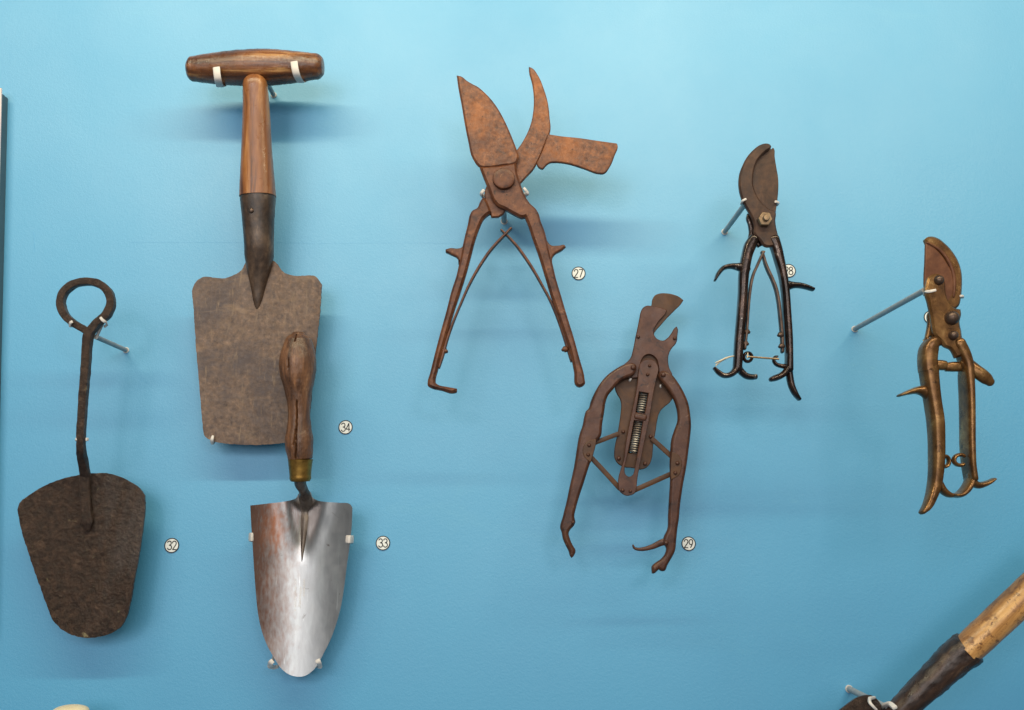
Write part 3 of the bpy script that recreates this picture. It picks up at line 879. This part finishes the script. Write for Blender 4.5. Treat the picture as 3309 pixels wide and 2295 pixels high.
for oval in ([(470, 60), (410, 70), (350, 110), (328, 175), (345, 245), (412, 305), (432, 235), (468, 95)], [(1250, 195), (1305, 215), (1345, 270), (1350, 350), (1325, 430), (1240, 482), (1236, 380), (1240, 280)]):
    part('rivet_pad', plate(ZI(*oval), H + 6.3, 1.2, .55), M['bronze_iron'], la if oval[0][0] < 900 else ra)
part('locking_latch', sweep(ZI.h((1200, 1115, 40), (1140, 1130, 34), (1050, 1170, 27), (950, 1196, 20), (890, 1196, 16), (858, 1182, 13), (848, 1158, 10)), h=H + 3, depth=1.8, n=14, ex=3), M['brown_iron'], sl)
for a in (((440, 105, 24), (700, 5, 24)), ((405, 240, 26), (560, 405, 26), (715, 575, 26)), ((1040, 55, 26), (1250, 245, 26)), ((860, 590, 26), (1240, 420, 26))):
    part('link', sweep(ZI.h(*a), h=H - .5, depth=1.0, n=12, ex=6, round_ends=(.2, .2)), M['bronze_iron'], sl)
for c, hh, r in ([(z, hh, r) for z, hh, r in (((838, 540), H + 1.3, 17), ((1215, 555), H + 1.3, 18), ((785, 855), H + 6.5, 24), ((1095, 930), H + 6.5, 24), ((955, 838), H + 3.4, 15), ((935, 928), H + 3.4, 16), ((683, 1518), H - 1.8, 18),
                                              ((965, 1568), H - 1.8, 18), (ih(700, 260), H - 1.8, 20), (ih(972, 315), H - 1.8, 20), (ih(740, 590), H + 3.4, 18), (ih(820, 600), H + 3.4, 16), (ih(395, 125), H + 6.5, 18), (ih(385, 222), H + 6.5, 18),
                                              (ih(1305, 310), H + 6.5, 20), (ih(1283, 410), H + 6.5, 19), (ih(228, 920), H + 6.3, 16), (ih(1190, 1130), H + 6.3, 22))]):
    q = ZH(c)[0]
    part('rivet', dome(q[0], q[1], hh, r / 3.192 * 1.15, 1.9, 16), M['brown_iron'], sl)
m = mount('hidden white mount showing only its tips inside the brown slide pruner', (2045, 1330), ZH((750, 985), (1068, 1050)), 35, 2.0)
hook(m, ZH.h((752, 1000, 12, 34), (750, 1000, 12, 41), (752, 985, 12, 44.5), (765, 968, 9, 44.5)), 1.0)
hook(m, ZH.h((1068, 1068, 10, 34), (1068, 1068, 10, 41), (1066, 1050, 9, 44), (1068, 1035, 8, 44)), 1.0)

# ------------------------------------------------------------------ 28: black pruner
H = 88
bp_ = thing('black_parrot_pruner', 'slim worn black pruner with hex nut and horned handles', 'pruner', W(2440, 1290, H))


def kj(x, y, *r):
    return (x, y + (860 - 440) * 3.5467) + r


part('hook_jaw', plate(ZJ((800, 78), (840, 85), (863, 110), (855, 135), (810, 165), (760, 210), (710, 270), (680, 340), (660, 420), (652, 500), (660, 580), (690, 660), (740, 740), (800, 800), (860, 840), (910, 858), (917, 880), (910, 960), (920, 1040),
                          (942, 1140), (950, 1230), (880, 1260), (800, 1262), (770, 1245), (740, 1200), (690, 1150), (665, 1110), (668, 1040), (650, 960), (600, 860), (555, 780), (518, 690), (497, 600), (492, 500), (503, 420), (535, 330), (588, 230), (660, 150), (730, 98)),
                       H + 3, 5, 1.3, res=0), M['blade_iron'], bp_, angle=25)
part('cutting_blade', plate(ZJ((858, 150), (880, 130), (893, 145), (900, 230), (920, 360), (940, 480), (943, 580), (935, 700), (912, 870), (820, 900), (620, 700), (590, 500), (620, 330), (700, 200), (800, 115), (848, 112)), H - .5, 2.6, .5), M['blade_iron'], bp_)
part('rear_plate', plate(ZJ((590, 880), (660, 940), (760, 1000), (770, 1240), (720, 1270), (600, 1180), (610, 1100), (597, 1000), (578, 940)), H - 2, 4.5, 1.2), M['black_iron'], bp_)
bn = ZJ((795, 945))[0]
rr_ = 84 / 3.5467
hexp = [(bn[0] + rr_ * math.cos(R(a)), bn[1] + rr_ * math.sin(R(a))) for a in (5, 65, 125, 185, 245, 305)]
nut = part('hex_nut', plate(hexp, H + 8, 5, .8, n=1, corner=10), M['nut'], bp_)
part('bolt_end', turned(bn[0], bn[1], H + 10, [(11, 0), (11, 2.6), (9, 3.4), (4, 3.6)], 18), M['nut'], nut)
for s_, name in ((0, 'left'), (1, 'right')):
    if s_ == 0:
        geo = [sweep(ZJ.h((655, 1185, 60), (620, 1250, 68), (585, 1350, 62), (560, 1470, 60), kj(545, 80, 58), kj(532, 300, 52), kj(512, 600, 52), kj(490, 850, 51), kj(478, 1050, 50), kj(470, 1180, 50)), h=H, depth=5.5, n=28, ex=3.0, seg=8),
               sweep(ZJ.h((560, 1518, 62), (518, 1505, 56), kj(465, 8, 42), kj(400, 2, 31), kj(310, 25, 27), kj(248, 95, 24), kj(216, 160, 15)), h=H, depth=4.6, n=18, seg=8),
               sweep(ZK.h((470, 1150, 42), (440, 1205, 40), (390, 1245, 34), (320, 1255, 30), (250, 1215, 26), (208, 1172, 15)), h=H + .5, depth=5, n=18, seg=8),
               sweep(ZK.h((475, 1150, 40), (520, 1215, 38), (580, 1262, 36), (640, 1272, 34), (685, 1268, 32)), h=H - 2, depth=5, n=18, seg=8, round_ends=(1, .3))]
    else:
        geo = [sweep(ZJ.h((880, 1190, 66), (910, 1270, 60), (945, 1400, 54), (970, 1500, 48), kj(990, 100, 44), kj(1015, 260, 42), kj(1038, 550, 41), kj(1057, 850, 40), kj(1062, 1050, 38), kj(1060, 1190, 42)), h=H, depth=6.5, n=28, ex=3.0, seg=8),
               sweep(ZK.h((1030, 225, 80), (1068, 222, 54), (1110, 220, 39), (1180, 222, 33), (1260, 240, 28), (1335, 268, 20)), h=H, depth=4.8, n=18, seg=8),
               sweep(ZK.h((1055, 1150, 34), (1020, 1215, 36), (960, 1262, 36), (900, 1285, 36), (862, 1298, 30)), h=H + 1, depth=5, n=18, seg=8),
               sweep(ZK.h((1062, 1150, 38), (1070, 1260, 40), (1095, 1380, 38), (1135, 1465, 32), (1178, 1525, 20)), h=H - 1, depth=4.8, n=18, seg=8)]
    part('handle', geo, M['black_iron'], bp_, angle=70)
lsp = part('leaf_spring', sweep(ZJ.h((770, 1330, 14), (735, 1400, 15), (700, 1480, 15), (655, 1580, 15), kj(640, 140, 15), kj(612, 300, 15), kj(595, 480, 14), kj(580, 700, 14), kj(555, 950, 14)), h=H + 1, depth=3.2, n=12, ex=4), M['bolt'], bp_)
rsp = part('leaf_spring', sweep(ZJ.h((752, 1330, 14), (772, 1400, 15), (795, 1475, 16), kj(826, 60, 17), kj(866, 145, 17), kj(906, 245, 18), kj(940, 400, 18), kj(962, 600, 18), kj(980, 800, 18), kj(985, 985, 16)), h=H - 1, depth=3.2, n=12, ex=4), M['bolt'], bp_)
for c, par, k in (((588, 755), lsp, 1), ((572, 890), lsp, 1), ((958, 790), rsp, -1), ((970, 920), rsp, -1)):
    q = ZK(c)[0]
    part('rivet', sweep([(q[0] - 4 * k, q[1], 9), (q[0] + 1 * k, q[1], 9), (q[0] + 3 * k, q[1] + 1, 6)], h=H + 1, depth=2.4, n=14), M['bolt'], par)
ring_pts = [ZK.h((590 + 46 * math.cos(a), 1045 + 50 * math.sin(a), 19))[0] for a in np.linspace(0, 2 * math.pi, 15)]
part('catch_eye', sweep(ring_pts, h=H - 1, depth=2.4, n=12, round_ends=(0, 0)), M['black_iron'], bp_)
part('catch_hook', sweep(ZK.h((1030, 1150, 30), (970, 1145, 26), (910, 1120, 22), (888, 1080, 20), (905, 1045, 20), (925, 1038, 14)), h=H - 1, depth=3, n=14), M['black_iron'], bp_)
wire = thing('catch_wire', 'thin bare wire stretched between the handles of the black pruner', 'wire', W(2420, 1155, H))
a, c = ZK((575, 1038), (945, 1066))
part('wire', tube([W(a[0], a[1], H + 3), W(c[0], c[1], H + 3)], .0008, 8), M['nut'], wire)
st = thing('tie_string', 'frayed cream string tied to the left handle of the black pruner', 'string', W(2345, 1160, H))
part('strand', [sweep(ZK.h((590, 1000, 7, H + 3), (585, 1050, 7, H + 4)), depth=.8, n=8), sweep(ZK.h((440, 1030, 7), (380, 1042, 9), (320, 1066, 12), (270, 1100, 9), (225, 1135, 8)), h=H, depth=.9, n=8),
                sweep(ZK.h((330, 1060, 7), (280, 1082, 9), (218, 1110, 5)), h=H + 1, depth=.8, n=8), sweep(ZK.h((240, 1120, 5), (222, 1150, 3)), h=H + .5, depth=.5, n=6)], M['string'], st)
m = mount('white pin mount left of the black pruner head', (2341, 750), ZJ((560, 770), (910, 770)), 84, 2.3)
hook(m, ZJ.h((600, 780, 10, 82), (540, 790, 13, 83), (515, 775, 14, 89), (530, 745, 14, 95), (570, 722, 13, 95.5)), 1.0)
hook(m, ZJ.h((880, 790, 10, 82), (925, 790, 14, 83), (940, 765, 15, 88), (908, 752, 15, 91)), 1.0)

# ------------------------------------------------------------------ brass pruner
H = 150
br = thing('brass_pruner', 'closed dull brass pruner standing farthest out on a long pin', 'pruner', W(3060, 1650, H))


def ml(x, y, *r):
    k = 3.1914 / 3.07
    return ((2800 - 2720) * 3.1914 + x * k, (1180 - 740) * 3.1914 + y * k) + tuple(q * k for q in r)


part('hook_jaw', plate(ZL((862, 105), (890, 80), (935, 72), (1000, 90), (1080, 150), (1160, 240), (1220, 350), (1245, 450), (1250, 560), (1240, 690), (1215, 790), (1170, 830), (1050, 780), (1100, 700), (1150, 600), (1150, 500), (1120, 400), (1050, 290), (970, 210), (880, 150)), H - 1, 6, 1.5, res=0), M['brass'], br, angle=25)
part('jaw_rim', sweep(ZL.h((880, 145, 12), (960, 185, 15), (1050, 260, 18), (1120, 370, 20), (1155, 490, 20), (1160, 600, 18), (1150, 700, 12)), h=H + 1.5, depth=1.4, n=12), M['red_blade'], br)
part('cutting_blade', plate(ZL((868, 140), (930, 172), (1010, 243), (1080, 340), (1140, 450), (1165, 560), (1165, 700), (1130, 770), (1000, 800), (880, 680), (858, 600), (855, 480), (862, 350)), H + .4, 3, .8), M['red_blade'], br)
lever = part('pivot_lever', plate(ZL((885, 540), (900, 492), (935, 470), (980, 457), (1030, 468), (1063, 510), (1074, 560), (1080, 640), (1100, 720), (1140, 780), (1180, 812), (1235, 826), (1241, 870), (1225, 960), (1240, 1040), (1255, 1140), (1275, 1210), (1290, 1300), (1180, 1330),
                                     (1130, 1240), (1060, 1205), (1030, 1160), (960, 1090), (940, 1000), (925, 900), (898, 760), (868, 640)), H + 4.2, 5.5, 1.6, res=0), M['brass'], br, angle=25)
part('rear_plate', plate(ZL((905, 855), (960, 900), (1050, 1000), (1060, 1190), (1000, 1200), (930, 1100), (862, 1160), (885, 1060), (900, 960), (896, 880)), H - 2, 5, 1.4), M['brass'], br)
for c, r, z in (((1000, 530), 52, 4), ((1130, 920), 74, 6), ((1145, 1100), 50, 4.5)):
    q = ZL(c)[0]
    part('rivet', dome(q[0], q[1], H + 6.9, r / 3.19, z, 26), M['bolt'], br)
part('handle', [sweep(ZL.h((1000, 1170, 40, H + 1, 5), (945, 1180, 70, H + 1, 7), (900, 1240, 84, H, 8), (884, 1340, 84, H, 8.5), (892, 1470, 84, H, 8.5), ml(612, 20, 82, ) + (H, 8.5), ml(630, 180, 74) + (H, 8.5), ml(652, 340, 68) + (H, 8.5), ml(684, 560, 68) + (H, 8.5), ml(694, 760, 65) + (H, 8),
                           ml(694, 920, 63) + (H, 8), ml(688, 1060, 59) + (H, 7.5), ml(672, 1190, 55) + (H, 7), ml(640, 1310, 46) + (H + 2, 6), ml(595, 1410, 36) + (H + 4, 5), ml(552, 1460, 22) + (H + 5, 4)), n=32, ex=3.0, seg=8),
                sweep(ZM.h((660, 275, 100), (605, 268, 84), (555, 256, 56), (500, 252, 38), (420, 270, 25), (325, 302, 14)), h=H, depth=5, n=18, seg=8),
                sweep(ZM.h((690, 1100, 34), (725, 1190, 40), (770, 1255, 36), (815, 1285, 30), (862, 1296, 20)), h=H - 1, depth=5, n=18, seg=8)], M['brass'], br, angle=70)
part('handle', [sweep(ZL.h((1200, 1180, 62, H + 3, 6), (1250, 1290, 58, H + 2, 7), ml(985, -10, 50) + (H + 1, 8), ml(988, 120, 46) + (H, 9.5), ml(996, 300, 42) + (H, 10), ml(1000, 560, 40) + (H, 10), ml(1003, 820, 38) + (H, 10), ml(1015, 1000, 35) + (H, 9.5), ml(1035, 1130, 36) + (H, 9)), n=28, ex=3.2, seg=8),
                sweep(ZM.h((1035, 1090, 34), (1055, 1160, 38), (1100, 1190, 36), (1170, 1180, 28), (1225, 1155, 22), (1258, 1133, 15)), h=H + 2, depth=5, n=18, seg=8),
                sweep(ZM.h((1035, 1100, 34), (1012, 1180, 38), (965, 1250, 36), (910, 1288, 30), (860, 1292, 20)), h=H, depth=8, n=18, seg=8)], M['brass'], br, angle=70)
part('thumb_rest', sweep(ZM.h((985, -5, 78, H + 1, 6), (1030, 22, 72, H + 2, 5.5), (1085, 58, 68, H + 4, 4.5), (1145, 100, 68, H + 5, 4), (1195, 140, 62, H + 5, 3.6), (1226, 168, 46, H + 5, 3)), n=28, seg=8), M['brass'], br, angle=60)
for a in (((960, 1400, 48), (1020, 1405, 54), (1068, 1410, 50)), ((1072, 1425, 46), (1140, 1422, 52), (1250, 1420, 50))):
    part('stop_stud', sweep(ZL.h(*a), h=H, n=20, ex=2.4, round_ends=(.3, .3)), M['brass'], br)
part('catch_eye', sweep([ZM.h((775 + 42 * math.cos(t), 955 + 52 * math.sin(t), 19))[0] for t in np.linspace(-2.2, 2.2, 12)], h=H - 1, depth=3, n=12), M['brass'], br)
part('catch_hook', sweep([ZM.h((925 + 58 * math.cos(t), 942 + 52 * math.sin(t), 19))[0] for t in np.linspace(1.0, 5.4, 13)], h=H + 4, depth=3, n=12), M['brass'], br)
m = mount('long grey pin mount reaching out to the brass pruner', (2761, 1064), ZL((900, 660), (1230, 700)), 150, 2.3)
hook(m, ZL.h((880, 690, 12, 143), (850, 678, 14, 146), (858, 655, 15, 153), (910, 645, 16, 159), (968, 632, 14, 159.5)), 1.0)
hook(m, ZL.h((1200, 712, 10, 143), (1248, 705, 12, 144), (1246, 694, 13, 150), (1228, 692, 13, 153)), 1.0)

# ------------------------------------------------------------------ long handled tool at the lower right corner
H = 92
lt = thing('long_handled_spud', 'dark iron socket tool with pale scuffed wooden shaft, cut off at the lower right corner', 'hand tool', W(2900, 2300, H))
part('shaft', sweep(ZN.h((1480, 985, 150), (1560, 905, 158), (1750, 728, 162), (2128, 372, 165), (2500, 25, 168), (2900, -350, 170)), h=H + 4, n=48, wobble=.3, round_ends=(0, 0)), M['wood_diag'], lt, angle=60)
part('socket', sweep([p + (H + 3 - i * 1.2,) for i, p in enumerate(ZN.h((1545, 920, 178), (1515, 945, 184), (1420, 1010, 176), (1330, 1090, 170), (1180, 1240, 160), (1000, 1410, 146), (860, 1545, 134), (700, 1700, 120), (500, 1900, 110)))], n=56, ex=2.2, round_ends=(.1, .3), wobble=.7),
     M['socket_dark'], lt, angle=60)


def dlt(u, v, s, t):
    return H - 8 - 26 * abs(s - .45) ** 1.6 + 2 * t + .3 * noise.noise(Vector((u * .05, v * .05, 2)))


part('blade', coons(ZN((-60, 1720), (60, 1650), (150, 1596), (250, 1520), (340, 1462), (440, 1437), (500, 1442), (560, 1490), (620, 1596), (680, 1720)),
                    ZN((-100, 2100), (200, 2150), (640, 2100)), ZN((-60, 1720), (-90, 1900), (-100, 2100)), ZN((680, 1720), (670, 1900), (640, 2100)), dlt, 2, 60, 60), M['forged'], lt, angle=60)
m = mount('white pin mount with curled hook at the lower right tool', (2743, 2226), ZN((690, 1545)), 88, 2.6)
hook(m, ZN.h((520, 1460, 14, 82), (470, 1470, 17, 92), (470, 1510, 17, 98), (500, 1550, 16, 100), (540, 1590, 14, 99)), 1.2)
hook(m, ZN.h((625, 1545, 26, 86), (680, 1530, 30, 94), (740, 1570, 30, 103)), 1.4)

# ------------------------------------------------------------------ top of a pale object at the lower left border
ch = thing('cream_handle', 'pale cream rounded handle end peeking over the bottom left border', 'handle', W(225, 2420, 40))
part('grip_end', sweep(ZQ.h((735, 1606, 186, 40, 12), (732, 1660, 205, 40, 14), (725, 1800, 205, 40, 14), (715, 2100, 200, 38, 14)), n=40, round_ends=(.42, 0)), M['cream'], ch)
